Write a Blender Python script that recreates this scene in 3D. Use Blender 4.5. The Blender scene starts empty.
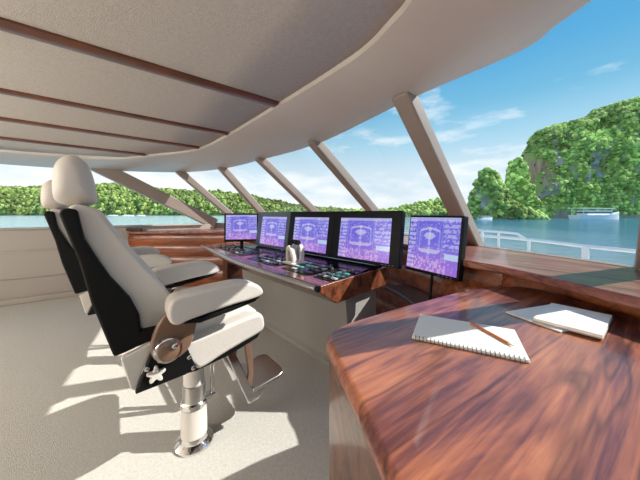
import bpy, bmesh, math, random
from mathutils import Vector, Matrix, noise
random.seed(7)
S = bpy.context.scene
COL = S.collection
PI = math.pi
# ship axes in the room: FW = forward (bow), PT = to port.  Camera stands near the starboard side.
FW = Vector((.783, .622)); PT = Vector((-.622, .783))
def ship(u, w, z=None):
    p = FW * u + PT * w
    return Vector((p.x, p.y)) if z is None else Vector((p.x, p.y, z))
HEAD = math.atan2(FW.y, FW.x)

# ------------------------------------------------------------------ materials
MATS = {}
def mat(name, col, rough=.5, metal=0, coat=0, bump=0, bscale=60, vary=0, vscale=8, spec=.5, emit=None, estr=1):
    m = bpy.data.materials.new(name); m.use_nodes = True
    nt = m.node_tree; b = nt.nodes['Principled BSDF']
    b.inputs['Base Color'].default_value = (*col, 1)
    b.inputs['Roughness'].default_value = rough
    b.inputs['Metallic'].default_value = metal
    b.inputs['Coat Weight'].default_value = coat
    b.inputs['Coat Roughness'].default_value = .05
    b.inputs['Specular IOR Level'].default_value = spec
    tc = nt.nodes.new('ShaderNodeTexCoord')
    if vary:
        n = nt.nodes.new('ShaderNodeTexNoise'); n.inputs['Scale'].default_value = vscale; n.inputs['Detail'].default_value = 5
        nt.links.new(tc.outputs['Object'], n.inputs['Vector'])
        r = nt.nodes.new('ShaderNodeValToRGB')
        r.color_ramp.elements[0].position = .3; r.color_ramp.elements[1].position = .7
        r.color_ramp.elements[0].color = (*[c * (1 - vary) for c in col], 1)
        r.color_ramp.elements[1].color = (*[min(1, c * (1 + vary)) for c in col], 1)
        nt.links.new(n.outputs['Fac'], r.inputs['Fac']); nt.links.new(r.outputs['Color'], b.inputs['Base Color'])
    if bump:
        n2 = nt.nodes.new('ShaderNodeTexNoise'); n2.inputs['Scale'].default_value = bscale; n2.inputs['Detail'].default_value = 3
        nt.links.new(tc.outputs['Object'], n2.inputs['Vector'])
        bp = nt.nodes.new('ShaderNodeBump'); bp.inputs['Strength'].default_value = bump; bp.inputs['Distance'].default_value = .01
        nt.links.new(n2.outputs['Fac'], bp.inputs['Height']); nt.links.new(bp.outputs['Normal'], b.inputs['Normal'])
    if emit:
        b.inputs['Emission Color'].default_value = (*emit, 1); b.inputs['Emission Strength'].default_value = estr
    MATS[name] = m
    return m

def wood(name, angle, cols, rough=.2, coat=.6, scale=1.0, pos=(.30, .45, .58, .75), bigs=(1.1, 5.5, 5.5), fw=.34):
    """varnished veneer with long streaky grain running at `angle` in the object's xy plane"""
    m = bpy.data.materials.new(name); m.use_nodes = True
    nt = m.node_tree; N = nt.nodes; Lk = nt.links; b = N['Principled BSDF']
    tc = N.new('ShaderNodeTexCoord')
    mp0 = N.new('ShaderNodeMapping'); mp0.inputs['Rotation'].default_value = (0, 0, -angle)
    Lk.new(tc.outputs['Object'], mp0.inputs['Vector'])
    def tex(sc, detail, dist):
        mp = N.new('ShaderNodeMapping'); mp.inputs['Scale'].default_value = [s * scale for s in sc]
        Lk.new(mp0.outputs['Vector'], mp.inputs['Vector'])
        n = N.new('ShaderNodeTexNoise'); n.inputs['Scale'].default_value = 1; n.inputs['Detail'].default_value = detail
        n.inputs['Distortion'].default_value = dist; n.inputs['Roughness'].default_value = .6
        Lk.new(mp.outputs['Vector'], n.inputs['Vector']); return n
    big = tex(bigs, 5, 1.6); fine = tex((2.6, 60, 60), 6, .6)
    mx = N.new('ShaderNodeMath'); mx.operation = 'MULTIPLY_ADD'; mx.inputs[1].default_value = fw
    Lk.new(fine.outputs['Fac'], mx.inputs[0])
    m2 = N.new('ShaderNodeMath'); m2.operation = 'MULTIPLY'; m2.inputs[1].default_value = 1 - fw
    Lk.new(big.outputs['Fac'], m2.inputs[0]); Lk.new(m2.outputs[0], mx.inputs[2])
    r = N.new('ShaderNodeValToRGB'); e = r.color_ramp.elements
    e[0].position = pos[0]; e[0].color = (*cols[0], 1); e[1].position = pos[3]; e[1].color = (*cols[3], 1)
    for p, c in ((pos[1], cols[1]), (pos[2], cols[2])):
        x = e.new(p); x.color = (*c, 1)
    Lk.new(mx.outputs[0], r.inputs['Fac'])
    vein = tex((.50, 5.2, 5.2), 3, .35)                # thin dark veins
    v1 = N.new('ShaderNodeMath'); v1.operation = 'SUBTRACT'; v1.inputs[1].default_value = .5; Lk.new(vein.outputs['Fac'], v1.inputs[0])
    v2 = N.new('ShaderNodeMath'); v2.operation = 'ABSOLUTE'; Lk.new(v1.outputs[0], v2.inputs[0])
    v3 = N.new('ShaderNodeMapRange'); v3.inputs['From Max'].default_value = .035; v3.inputs['To Min'].default_value = .5; Lk.new(v2.outputs[0], v3.inputs['Value'])
    vm = N.new('ShaderNodeMix'); vm.data_type = 'RGBA'; vm.blend_type = 'MULTIPLY'; vm.inputs['Factor'].default_value = 1
    Lk.new(r.outputs['Color'], vm.inputs['A']); Lk.new(v3.outputs['Result'], vm.inputs['B']); Lk.new(vm.outputs['Result'], b.inputs['Base Color'])
    b.inputs['Roughness'].default_value = rough; b.inputs['Coat Weight'].default_value = coat
    b.inputs['Coat Roughness'].default_value = .06
    MATS[name] = m; return m

ROSE = [(.040, .014, .010), (.13, .036, .020), (.27, .083, .040), (.42, .16, .075)]
wood('rosewood_table', math.radians(35), [(.035, .013, .018), (.16, .052, .044), (.34, .115, .062), (.52, .21, .095)], rough=.32, coat=.35, scale=1.3, pos=(.33, .43, .52, .66), bigs=(.9, 4.2, 4.2), fw=.30)
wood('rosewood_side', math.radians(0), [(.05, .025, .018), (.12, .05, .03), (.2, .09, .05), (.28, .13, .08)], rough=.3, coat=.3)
wood('rosewood_dash', math.radians(-60), [(.08, .033, .028), (.22, .08, .06), (.38, .15, .10), (.50, .24, .15)], rough=.35, coat=.3, scale=1.2)
wood('teak_panel', math.radians(0), [(.12, .03, .012), (.27, .07, .024), (.40, .115, .04), (.52, .18, .07)], rough=.3, coat=.4)
wood('rosewood_console', math.radians(127), [(.07, .022, .014), (.16, .05, .026), (.28, .09, .04), (.38, .14, .065)], rough=.25, coat=.5)
wood('dark_wood', math.radians(-40), [(.03, .012, .009), (.06, .022, .016), (.10, .036, .024), (.14, .05, .032)], rough=.3, coat=.4)
mat('batten_wood', (.15, .05, .024), .35, coat=.3, vary=.3, vscale=5)
mat('carpet', (.56, .54, .49), .95, bump=.5, bscale=220, vary=.09, vscale=70, spec=.1)
mat('headliner', (.63, .575, .51), .95, bump=.4, bscale=160, vary=.06, vscale=45, spec=.1)
mat('soffit', (.60, .545, .475), .35, vary=.04, vscale=2)
mat('pillar_paint', (.31, .25, .21), .4)
mat('wall_paint', (.40, .36, .32), .5)
mat('white_paint', (.80, .80, .78), .3)
mat('pale_laminate', (.40, .385, .355), .3, vary=.05, vscale=2)
mat('leather', (.71, .655, .59), .5, bump=.12, bscale=180)
mat('black_shell', (.006, .006, .006), .6, spec=.2)
mat('black_gloss', (.006, .007, .010), .2, spec=.3)
mat('bezel', (.006, .008, .011), .4, spec=.15)
mat('key', (.10, .11, .12), .35)
mat('key_pale', (.45, .5, .5), .35)
mat('key_glow', (.05, .2, .2), .4, emit=(.1, .5, .5), estr=.25)
mat('chrome', (.78, .77, .76), .12, metal=1)
mat('satin_steel', (.62, .60, .57), .28, metal=1)
mat('bronze', (.22, .13, .085), .3, coat=.4)
mat('cream_plastic', (.78, .73, .66), .35)
mat('paper', (.86, .84, .79), .8, spec=.2)
mat('paper_edge', (.74, .70, .62), .8, bump=.2, bscale=400)
mat('grey_card', (.45, .43, .40), .7)
mat('pencil_wood', (.48, .15, .045), .4)
mat('pencil_tip', (.62, .42, .24), .6)
mat('graphite', (.05, .05, .05), .5)
mat('red_dot', (.5, .03, .03), .4)
mat('fill_lamp_glass', (.9, .88, .84), .4, emit=(1, .93, .82), estr=1.5)  # glowing globes of the added fill lamps
mat('boat_white', (.85, .86, .86), .35)
mat('boat_dark', (.06, .09, .12), .4)
mat('hull_white', (.82, .82, .80), .25)

def glass_mat():
    m = bpy.data.materials.new('window_glass'); m.use_nodes = True
    nt = m.node_tree; N = nt.nodes; N.remove(N['Principled BSDF'])
    t = N.new('ShaderNodeBsdfTransparent'); t.inputs['Color'].default_value = (.985, .99, .99, 1)
    g = N.new('ShaderNodeBsdfGlossy'); g.inputs['Roughness'].default_value = .02
    lw = N.new('ShaderNodeLayerWeight'); lw.inputs['Blend'].default_value = .5
    pw = N.new('ShaderNodeMath'); pw.operation = 'POWER'; pw.inputs[1].default_value = 5; nt.links.new(lw.outputs['Facing'], pw.inputs[0])
    f = N.new('ShaderNodeMath'); f.operation = 'MULTIPLY_ADD'; f.inputs[1].default_value = .30; f.inputs[2].default_value = .006; nt.links.new(pw.outputs[0], f.inputs[0])
    mx = N.new('ShaderNodeMixShader'); nt.links.new(f.outputs[0], mx.inputs[0])
    nt.links.new(t.outputs[0], mx.inputs[1]); nt.links.new(g.outputs[0], mx.inputs[2])
    nt.links.new(mx.outputs[0], N['Material Output'].inputs['Surface'])
    MATS['glass'] = m
glass_mat()

def screen_mat():
    m = bpy.data.materials.new('screen_glow'); m.use_nodes = True
    nt = m.node_tree; b = nt.nodes['Principled BSDF']
    a = nt.nodes.new('ShaderNodeAttribute'); a.attribute_name = 'Col'
    b.inputs['Base Color'].default_value = (.01, .01, .015, 1); b.inputs['Roughness'].default_value = .2
    nt.links.new(a.outputs['Color'], b.inputs['Emission Color']); b.inputs['Emission Strength'].default_value = .66
    MATS['screen'] = m
screen_mat()

def sea_mat():
    m = bpy.data.materials.new('sea_water'); m.use_nodes = True
    nt = m.node_tree; N = nt.nodes; b = N['Principled BSDF']
    b.inputs['Base Color'].default_value = (.03, .18, .30, 1); b.inputs['Roughness'].default_value = .12
    b.inputs['IOR'].default_value = 1.33
    tc = N.new('ShaderNodeTexCoord')
    n = N.new('ShaderNodeTexNoise'); n.inputs['Scale'].default_value = .5; n.inputs['Detail'].default_value = 8
    n2 = N.new('ShaderNodeTexNoise'); n2.inputs['Scale'].default_value = .05; n2.inputs['Detail'].default_value = 4
    ad = N.new('ShaderNodeMath'); ad.operation = 'MULTIPLY_ADD'; ad.inputs[1].default_value = 2.0
    nt.links.new(tc.outputs['Object'], n.inputs['Vector']); nt.links.new(tc.outputs['Object'], n2.inputs['Vector'])
    nt.links.new(n2.outputs['Fac'], ad.inputs[0]); nt.links.new(n.outputs['Fac'], ad.inputs[2])
    bp = N.new('ShaderNodeBump'); bp.inputs['Strength'].default_value = 1; bp.inputs['Distance'].default_value = .6
    nt.links.new(ad.outputs[0], bp.inputs['Height']); nt.links.new(bp.outputs['Normal'], b.inputs['Normal'])
    # sky reflection and glitter painted as paler base colour towards the left shore
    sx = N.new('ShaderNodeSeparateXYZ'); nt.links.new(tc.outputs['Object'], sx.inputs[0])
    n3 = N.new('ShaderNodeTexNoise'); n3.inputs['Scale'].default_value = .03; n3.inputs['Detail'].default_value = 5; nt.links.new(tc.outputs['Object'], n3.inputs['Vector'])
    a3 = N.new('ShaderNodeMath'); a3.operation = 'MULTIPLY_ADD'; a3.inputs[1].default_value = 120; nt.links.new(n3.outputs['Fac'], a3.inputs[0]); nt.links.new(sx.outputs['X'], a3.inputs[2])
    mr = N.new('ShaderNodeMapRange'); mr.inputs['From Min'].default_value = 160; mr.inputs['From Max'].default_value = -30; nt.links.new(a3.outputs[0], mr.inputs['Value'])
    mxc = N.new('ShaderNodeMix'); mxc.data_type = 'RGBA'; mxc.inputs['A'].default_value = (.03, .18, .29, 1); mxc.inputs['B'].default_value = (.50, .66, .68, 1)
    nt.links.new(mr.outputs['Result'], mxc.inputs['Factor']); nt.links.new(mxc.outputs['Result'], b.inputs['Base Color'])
    MATS['sea'] = m
sea_mat()

def attr_mat(name, rough=.9):
    m = bpy.data.materials.new(name); m.use_nodes = True
    nt = m.node_tree; b = nt.nodes['Principled BSDF']
    a = nt.nodes.new('ShaderNodeAttribute'); a.attribute_name = 'Col'
    nt.links.new(a.outputs['Color'], b.inputs['Base Color'])
    b.inputs['Roughness'].default_value = rough; b.inputs['Specular IOR Level'].default_value = .15
    MATS[name] = m
attr_mat('foliage'); attr_mat('rock')

# ------------------------------------------------------------------ mesh helpers
class MB:
    def __init__(s): s.v = []; s.f = []
    def add(s, vs, fs):
        o = len(s.v); s.v += [tuple(x) for x in vs]; s.f += [tuple(i + o for i in f) for f in fs]; return s
    def box(s, c, d, M=None):
        x, y, z = [k / 2 for k in d]
        vs = [Vector((sx * x, sy * y, sz * z)) for sz in (-1, 1) for sx, sy in ((-1, -1), (1, -1), (1, 1), (-1, 1))]
        if M: vs = [M @ v for v in vs]
        vs = [v + Vector(c) for v in vs]
        return s.add(vs, [(3, 2, 1, 0), (4, 5, 6, 7), (0, 1, 5, 4), (1, 2, 6, 5), (2, 3, 7, 6), (3, 0, 4, 7)])
    def prism(s, poly, z0, z1):                       # poly: (x, y) plan, counter-clockwise
        n = len(poly); vs = [(p[0], p[1], z0) for p in poly] + [(p[0], p[1], z1) for p in poly]
        return s.add(vs, [tuple(range(n - 1, -1, -1)), tuple(range(n, 2 * n))] + [(i, (i + 1) % n, n + (i + 1) % n, n + i) for i in range(n)])
    def side(s, prof, y0, y1):                        # prof: (x, z) outline, swept along y
        n = len(prof); vs = [(p[0], y0, p[1]) for p in prof] + [(p[0], y1, p[1]) for p in prof]
        return s.add(vs, [tuple(range(n)), tuple(range(2 * n - 1, n - 1, -1))] + [(i, n + i, n + (i + 1) % n, (i + 1) % n) for i in range(n)])
    def tube(s, path, r, n=10, caps=True):
        P = [Vector(p) for p in path]; rings = []; up = None
        for i, p in enumerate(P):
            t = ((P[min(i + 1, len(P) - 1)] - P[max(i - 1, 0)])).normalized()
            if up is None: up = Vector((0, 0, 1)) if abs(t.z) < .9 else Vector((1, 0, 0))
            a = t.cross(up).normalized(); b = a.cross(t).normalized(); up = b
            rr = r[i] if isinstance(r, (list, tuple)) else r
            rings.append([p + a * rr * math.cos(2 * PI * k / n) + b * rr * math.sin(2 * PI * k / n) for k in range(n)])
        vs = [v for g in rings for v in g]; m = len(P)
        fs = [(i * n + k, i * n + (k + 1) % n, (i + 1) * n + (k + 1) % n, (i + 1) * n + k) for i in range(m - 1) for k in range(n)]
        if caps: fs += [tuple(range(n - 1, -1, -1)), tuple(range((m - 1) * n, m * n))]
        return s.add(vs, fs)
    def lathe(s, prof, n=28, c=(0, 0, 0)):            # prof: (r, z) from bottom to top
        vs = [(c[0] + r * math.cos(2 * PI * k / n), c[1] + r * math.sin(2 * PI * k / n), c[2] + z) for r, z in prof for k in range(n)]
        m = len(prof)
        fs = [(i * n + k, i * n + (k + 1) % n, (i + 1) * n + (k + 1) % n, (i + 1) * n + k) for i in range(m - 1) for k in range(n)]
        fs += [tuple(range(n - 1, -1, -1)), tuple(range((m - 1) * n, m * n))]
        return s.add(vs, fs)
    def loft(s, rows, closed=False):
        n = len(rows[0]); vs = [v for r in rows for v in r]; m = len(rows)
        k = n if closed else n - 1
        return s.add(vs, [(i * n + j, i * n + (j + 1) % n, (i + 1) * n + (j + 1) % n, (i + 1) * n + j) for i in range(m - 1) for j in range(k)])
    def build(s, name, m, parent=None, bevel=0, seg=3, smooth=True, solid=0, angle=35, loc=None, rot=None):
        me = bpy.data.meshes.new(name); me.from_pydata([tuple(v) for v in s.v], [], s.f); me.update()
        bm = bmesh.new(); bm.from_mesh(me); bmesh.ops.recalc_face_normals(bm, faces=bm.faces); bm.to_mesh(me); bm.free()
        o = bpy.data.objects.new(name, me); COL.objects.link(o)
        if isinstance(m, str): m = MATS[m]
        me.materials.append(m)
        if parent: o.parent = parent
        if loc: o.location = loc
        if rot: o.rotation_euler = rot
        if solid:
            d = o.modifiers.new('Solidify', 'SOLIDIFY'); d.thickness = solid; d.offset = 0
        if bevel:
            d = o.modifiers.new('Bevel', 'BEVEL'); d.width = bevel; d.segments = seg; d.limit_method = 'ANGLE'; d.angle_limit = math.radians(angle)
        if smooth:
            me.shade_smooth()
            if bevel:
                d = o.modifiers.new('WeightedNormal', 'WEIGHTED_NORMAL'); d.keep_sharp = True
            else:
                me.set_sharp_from_angle(angle=math.radians(40))
        return o

def tag(o, label, cat, group=None):
    o['label'] = label; o['category'] = cat
    if group: o['group'] = group
    return o
def struct(o): o['kind'] = 'structure'; return o
def empty(name, loc, rz=0):
    o = bpy.data.objects.new(name, None); COL.objects.link(o); o.location = loc; o.rotation_euler = (0, 0, rz); o.empty_display_size = .1
    return o
def copy_tree(o, parent=None):
    c = o.copy(); COL.objects.link(c)
    if parent: c.parent = parent
    for ch in list(o.children): copy_tree(ch, c)
    return c
def cr(pts, n=6, closed=False):                       # Catmull-Rom through points of any dimension
    P = [Vector(p) for p in pts]; m = len(P); out = []
    rng = range(m) if closed else range(m - 1)
    for i in rng:
        g = (lambda k: P[k % m]) if closed else (lambda k: P[max(0, min(m - 1, k))])
        a, b, c, d = g(i - 1), g(i), g(i + 1), g(i + 2)
        for k in range(n):
            t = k / n
            out.append(.5 * ((2 * b) + (c - a) * t + (2 * a - 5 * b + 4 * c - d) * t * t + (3 * b - a - 3 * c + d) * t ** 3))
    if not closed: out.append(P[-1])
    return out
def lerp_poly(pts, t):                                # point at arc fraction t of a polyline
    d = [(pts[i + 1] - pts[i]).length for i in range(len(pts) - 1)]; T = t * sum(d)
    for i, q in enumerate(d):
        if T <= q or i == len(d) - 1: return pts[i].lerp(pts[i + 1], T / q if q else 0)
        T -= q
def offset(pts, d):                                   # plan polyline moved d to its right-hand side
    out = []
    for i in range(len(pts)):
        t = (pts[min(i + 1, len(pts) - 1)] - pts[max(0, i - 1)]); t = Vector((t.x, t.y)).normalized()
        dd = d[i] if isinstance(d, list) else d
        out.append(Vector((pts[i].x + t.y * dd, pts[i].y - t.x * dd)))
    return out

# ------------------------------------------------------------------ camera
cam = bpy.data.cameras.new('camera'); co = bpy.data.objects.new('camera', cam); COL.objects.link(co)
co.location = (0, 0, 1.2); co.rotation_euler = (PI / 2, 0, 0)
cam.sensor_width = 36; cam.lens = 262 / 640 * 36; cam.shift_y = -26 / 640; cam.clip_start = .02; cam.clip_end = 20000
S.camera = co

# ------------------------------------------------------------------ room shell
def zc(w): return 2.16 - .02 * (w - 2.07) ** 2       # cambered ceiling
INNER = [(-5.5, 4.9), (-2, 4.9), (-.9, 4.88), (-.05, 4.75), (.43, 4.33), (.88, 3.8), (1.04, 3.0), (1.1, 2.0), (1.09, 1.09),
         (1.0, .72), (.93, .55), (.82, .2), (.5, -.35), (.1, -.7), (-.4, -.85), (-5.5, -.85)]
TOP = [(-5.5, 5.34, 1.87), (-2, 5.34, 1.87), (-.9, 5.36, 1.87), (-.08, 5.39, 1.90), (.95, 5.2, 1.95), (1.45, 4.46, 1.97), (1.69, 3.52, 2.0),
       (1.79, 2.34, 2.0), (1.58, 1.05, 2.0), (1.53, .44, 2.0), (1.43, .27, 2.0), (1.327, .095, 2.0), (1.07, -.34, 2.0), (.815, -.90, 1.97), (.3, -1.2, 1.92), (-5.5, -1.25, 1.87)]
BOT = [(-5.5, 5.34, 1.0), (-2, 5.34, 1.0), (0, 5.36, 1.01), (1.55, 5.39, 1.03), (2.06, 5.2, 1.0), (2.38, 4.46, 1.0), (3.01, 3.5, .96), (3.16, 2.32, .93),
       (2.59, 1.0, .92), (2.19, .1, .92), (1.86, -.33, .92), (1.66, -.81, .92), (1.55, -1.25, .92), (0, -1.28, .92), (-2, -1.28, .92), (-5.5, -1.28, .92)]
NS = 8
inner = cr(INNER, NS); top = cr(TOP, NS)
bot_front = cr(BOT[3:13], NS)                        # F .. H: the windscreen's foot
W3 = lambda p, z=None: ship(p[0], p[1], p[2] if z is None else z)

# floor
fl = MB(); fp = [ship(u, w) for u, w in ((-5.5, 5.5), (-5.5, -1.4), (1.5, -1.4))] + [ship(p[0] + .02, p[1]) for p in reversed(bot_front)] + []
fl.prism(fp, -.06, 0); struct(fl.build('floor', 'carpet', smooth=False))

# ceiling: cambered headliner with a visible underside and thickness
rows = []
nw = 26
w0, w1 = -1.0, 5.05
cl = MB()
def inner_u(w):                                       # forward limit of the headliner at port offset w
    best = -5.5
    for a, b in zip(inner[:-1], inner[1:]):
        lo, hi = min(a[1], b[1]), max(a[1], b[1])
        if lo <= w <= hi and hi > lo:
            t = (w - a[1]) / (b[1] - a[1]); best = max(best, a[0] + (b[0] - a[0]) * t)
    return best
for i in range(nw + 1):
    w = -.83 + (4.88 + .83) * i / nw
    uf = inner_u(w) + .04
    rows.append([ship(-5.5 + (uf + 5.5) * k / 12, w, zc(w)) for k in range(13)])
cl.loft(rows)
ceil = struct(cl.build('ceiling', 'headliner', solid=.04))
for w, uf in ((1.98, 1.09), (3.0, 1.03), (3.72, .90), (4.38, .36), (.1, .75)):
    b = MB(); z = zc(w) - .028
    k_ = 1.35 if w == 1.98 else 1
    b.loft([[ship(-5.4, w + dw * k_, z + dz) for dw, dz in ((-.042, .01), (-.042, -.006), (-.028, -.014), (.028, -.014), (.042, -.006), (.042, .01))],
            [ship(uf, w + dw * k_, z + dz) for dw, dz in ((-.042, .01), (-.042, -.006), (-.028, -.014), (.028, -.014), (.042, -.006), (.042, .01))]], closed=True)
    b.build('batten', 'batten_wood', ceil)

# soffit: the moulded band between the headliner and the heads of the windows
sf = MB(); rows = []
for a, b in zip(inner, top):
    A = W3(a, zc(a[1]) + .02); B = W3(b); L = W3(a, zc(a[1]) - .055)
    out = (B - L); out.z = 0; o1 = out.normalized()
    r = [A, L + Vector((0, 0, .03)), L + o1 * .008 + Vector((0, 0, .008)), L + o1 * .03]
    for t in (.15, .3, .45, .6, .75, .88, 1):
        q = (L + o1 * .03).lerp(B, t); q.z -= .018 * math.sin(PI * t); r.append(q)
    r.append(B + o1 * .05); r.append(B + o1 * .08 + Vector((0, 0, .10)))
    r.append(B + o1 * .0 + Vector((0, 0, .20)))
    rows.append(r)
sf.loft(rows); struct(sf.build('trim_1', 'soffit'))
# roof above
rf = MB(); rp = [W3(t) for t in top]
rp2 = [Vector((p.x, p.y)) for p in rp]
rf.prism(rp2, 2.235, 2.30); struct(rf.build('trim_2', 'white_paint', smooth=False))

# window posts
def post(n, a, b, wid, dep, m='pillar_paint'):
    A, B = W3(a), W3(b); t = (A - B).normalized(); B = B - t * .06; A = A + t * (.16 if n == 3 else .05)
    c = Vector((PT.x, PT.y, 0)) if abs(a[1] - 2.07) < 2.6 else Vector((FW.x, FW.y, 0))
    # side vector: horizontal, tangent to the screen
    c = (c - t * c.dot(t)).normalized(); nrm = t.cross(c).normalized()
    mb = MB(); mb.loft([[P + c * sx * wid / 2 + nrm * sy * dep / 2 for sx, sy in ((-1, -1), (1, -1), (1, 1), (-1, 1))] for P in (B, A)], closed=True)
    mb.f += [(3, 2, 1, 0), (4, 5, 6, 7)]
    return struct(mb.build('trim_%d' % n, m, bevel=.02, seg=3))
Fp = (TOP[3], BOT[3]); Ep = (TOP[4], BOT[4]); Dp = (TOP[5], BOT[5]); Cp = (TOP[6], BOT[6]); Bp = (TOP[7], BOT[7]); Ap = (TOP[8], BOT[8])
Gp = ((1.22, -.10, 2.0), (2.125, -.015, .92)); Hp = ((.3, -1.2, 1.92), BOT[12])
post(3, *Fp, .20, .16); post(4, *Ep, .12, .12); post(5, *Dp, .11, .12); post(6, *Cp, .11, .12)
post(7, *Bp, .12, .12); post(8, *Ap, .13, .12); post(9, *Gp, .13, .12); post(10, *Hp, .14, .12)
post(11, (-3.1, 5.36, 1.87), (-3.1, 5.36, 1.0), .15, .1); post(12, (-2.6, -1.25, 1.88), (-2.6, -1.28, .92), .15, .1)

# glass panes
def near_idx(curve, p):
    return min(range(len(curve)), key=lambda i: (curve[i][0] - p[0]) ** 2 + (curve[i][1] - p[1]) ** 2)
def pane(n, p, q):
    ti, tj = sorted((near_idx(top, p[0]), near_idx(top, q[0]))); bi, bj = sorted((near_idx(bot_front, p[1]), near_idx(bot_front, q[1])))
    tt = [W3(x) for x in top[ti:tj + 1]]; bb = [W3(x) for x in bot_front[bi:bj + 1]]
    K = 10; mb = MB()
    R = [[lerp_poly(bb, k / K), lerp_poly(tt, k / K)] for k in range(K + 1)]
    mb.loft(R); return struct(mb.build('window_%d' % n, 'glass', solid=.008))
for n, (p, q) in enumerate(((Fp, Ep), (Ep, Dp), (Dp, Cp), (Cp, Bp), (Bp, Ap), (Ap, Gp), (Gp, Hp)), 1): pane(n, p, q)
mb = MB(); mb.loft([[W3((1.5, 5.38, 1.02)), W3((-3.1, 5.36, 1.0))], [W3((-.08, 5.38, 1.9)), W3((-3.1, 5.36, 1.88))]]); struct(mb.build('window_8', 'glass', solid=.008))
mb = MB(); mb.loft([[W3((1.5, -1.27, .92)), W3((-2.6, -1.27, .92))], [W3((.3, -1.22, 1.92)), W3((-2.6, -1.25, 1.88))]]); struct(mb.build('window_9', 'glass', solid=.008))

# walls
def ship_box(u0, u1, w0, w1, z0, z1): return MB().prism([ship(u0, w0), ship(u1, w0), ship(u1, w1), ship(u0, w1)], z0, z1)
wl = struct(ship_box(-5.5, 1.5, 5.30, 5.48, 0, 1.0).build('wall_left', 'wall_paint', bevel=.012))
ship_box(-5.5, -3.05, 5.30, 5.46, 1.0, 1.92).build('upper_panel', 'wall_paint', wl)
ship_box(-5.5, 1.35, 5.26, 5.40, .985, 1.015).build('sill_cap', 'wall_paint', wl, bevel=.01)
wr = struct(ship_box(-5.5, 1.5, -1.44, -1.24, 0, .92).build('wall_right', 'wall_paint', bevel=.012))
ship_box(-5.5, -2.55, -1.42, -1.24, .92, 1.92).build('upper_panel', 'wall_paint', wr)
struct(ship_box(-5.62, -5.5, -1.44, 5.48, 0, 2.3).build('wall_back', 'wall_paint'))
struct(ship_box(-5.5, .2, 5.22, 5.30, 0, .075).build('baseboard_left', 'wall_paint', bevel=.012))
# wall under the windscreen, with its curb
wf = MB(); outl = [W3(p, 0) for p in bot_front]
inn = [ship(p[0] - .03, p[1]) for p in bot_front]; oo = [ship(p[0] + .05, p[1]) for p in bot_front]
wf.loft([[Vector((a.x, a.y, 0)), Vector((a.x, a.y, p[2] - .0)), Vector((b.x, b.y, p[2] - .0)), Vector((b.x, b.y, 0))] for a, b, p in zip(inn, oo, bot_front)], closed=True)
struct(wf.build('wall_front', 'pillar_paint'))

# access panel on the port wall
def hatch(u0, u1, z0, z1):
    e = empty('access_panel', ship((u0 + u1) / 2, 5.30, z0))
    e.rotation_euler = (0, 0, HEAD)
    L = u1 - u0; H = z1 - z0
    MB().box((0, -.009, H / 2), (L, .018, H)).build('cover', 'wall_paint', e, bevel=.006)
    f = MB()
    for x, z, dx, dz in ((0, .012, L, .024), (0, H - .012, L, .024), (-L / 2 + .012, H / 2, .024, H), (L / 2 - .012, H / 2, .024, H)):
        f.box((x, -.021, z), (dx, .010, dz))
    f.build('frame', 'wall_paint', e, bevel=.004)
    tag(e, 'square pale access panel on the cream wall under the left window', 'wall panel')
hatch(-1.20, -.52, .33, .70)

# ------------------------------------------------------------------ dashboard ledge under the windscreen
DF = [(1.25, -.75), (1.2, .0), (1.13, .5), (1.06, .93), (.97, 1.41), (.884, 1.63), (.86, 2.2), (.6, 2.9), (.1, 3.55), (-.6, 4.0), (-1.53, 4.28), (-2.4, 4.27), (-3.10, 4.20)]
df = cr(DF, 5)
back = [ship(p[0] - .045, p[1]) for p in bot_front]   # F..H
dash = empty('dashboard_ledge', (.9, 1.9, 0))
def rel(o, root): o.matrix_parent_inverse = Matrix.Translation(-root.location); return o
sl = MB(); sl.prism([(p.x, p.y) for p in df] + [(p.x, p.y) for p in back], .875, .92)
rel(sl.build('ledge_top', 'rosewood_dash', dash, bevel=.012, seg=3), dash)
offs = [-.27 if p.y < 1.66 else (-.27 + .20 * min(1, (p.y - 1.66) / .3)) for p in df]
cf = [Vector((p.x, p.y)) for p in df]
cab = offset(df, [-o for o in offs])                  # right-hand side of the run is the windscreen side
prof = []
for z0, z1 in ((0, .26), (.26, .50), (.50, .70), (.70, .875)):
    for t in (0, .12, .3, .5, .7, .88): prof.append((z0 + (z1 - z0) * t, .022 * math.sin(PI * t) ** .6 if t else 0))
prof.append((.875, 0))
nrm = [(a - b).normalized() for a, b in zip(cf, cab)]
fr = MB(); fr.loft([[Vector((c.x + n.x * b, c.y + n.y * b, z)) for z, b in prof] for c, n in zip(cab, nrm)])
rel(fr.build('front_panel', 'teak_panel', dash, solid=.02), dash)
ec = MB(); q = df[-1]; ec.prism([(q.x - .02, q.y - .005), (q.x + .22, q.y - .01), (q.x + .22, q.y + .06), (q.x - .02, q.y + .06)], .925, .975)
rel(ec.build('end_block', 'dark_wood', dash, bevel=.02, seg=3), dash)
lp = MB(); low = [p for p in df if 1.6 < p.y < 2.6]; lo2 = offset(low, -.20); lo3 = offset(low, .06)
lp.prism([(p.x, p.y) for p in lo2] + [(p.x, p.y) for p in reversed(lo3)], .50, .54)
rel(lp.build('lower_shelf', 'dark_wood', dash, bevel=.008), dash)
tag(dash, 'long curved rosewood ledge running under the slanted windscreen', 'dashboard')

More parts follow.
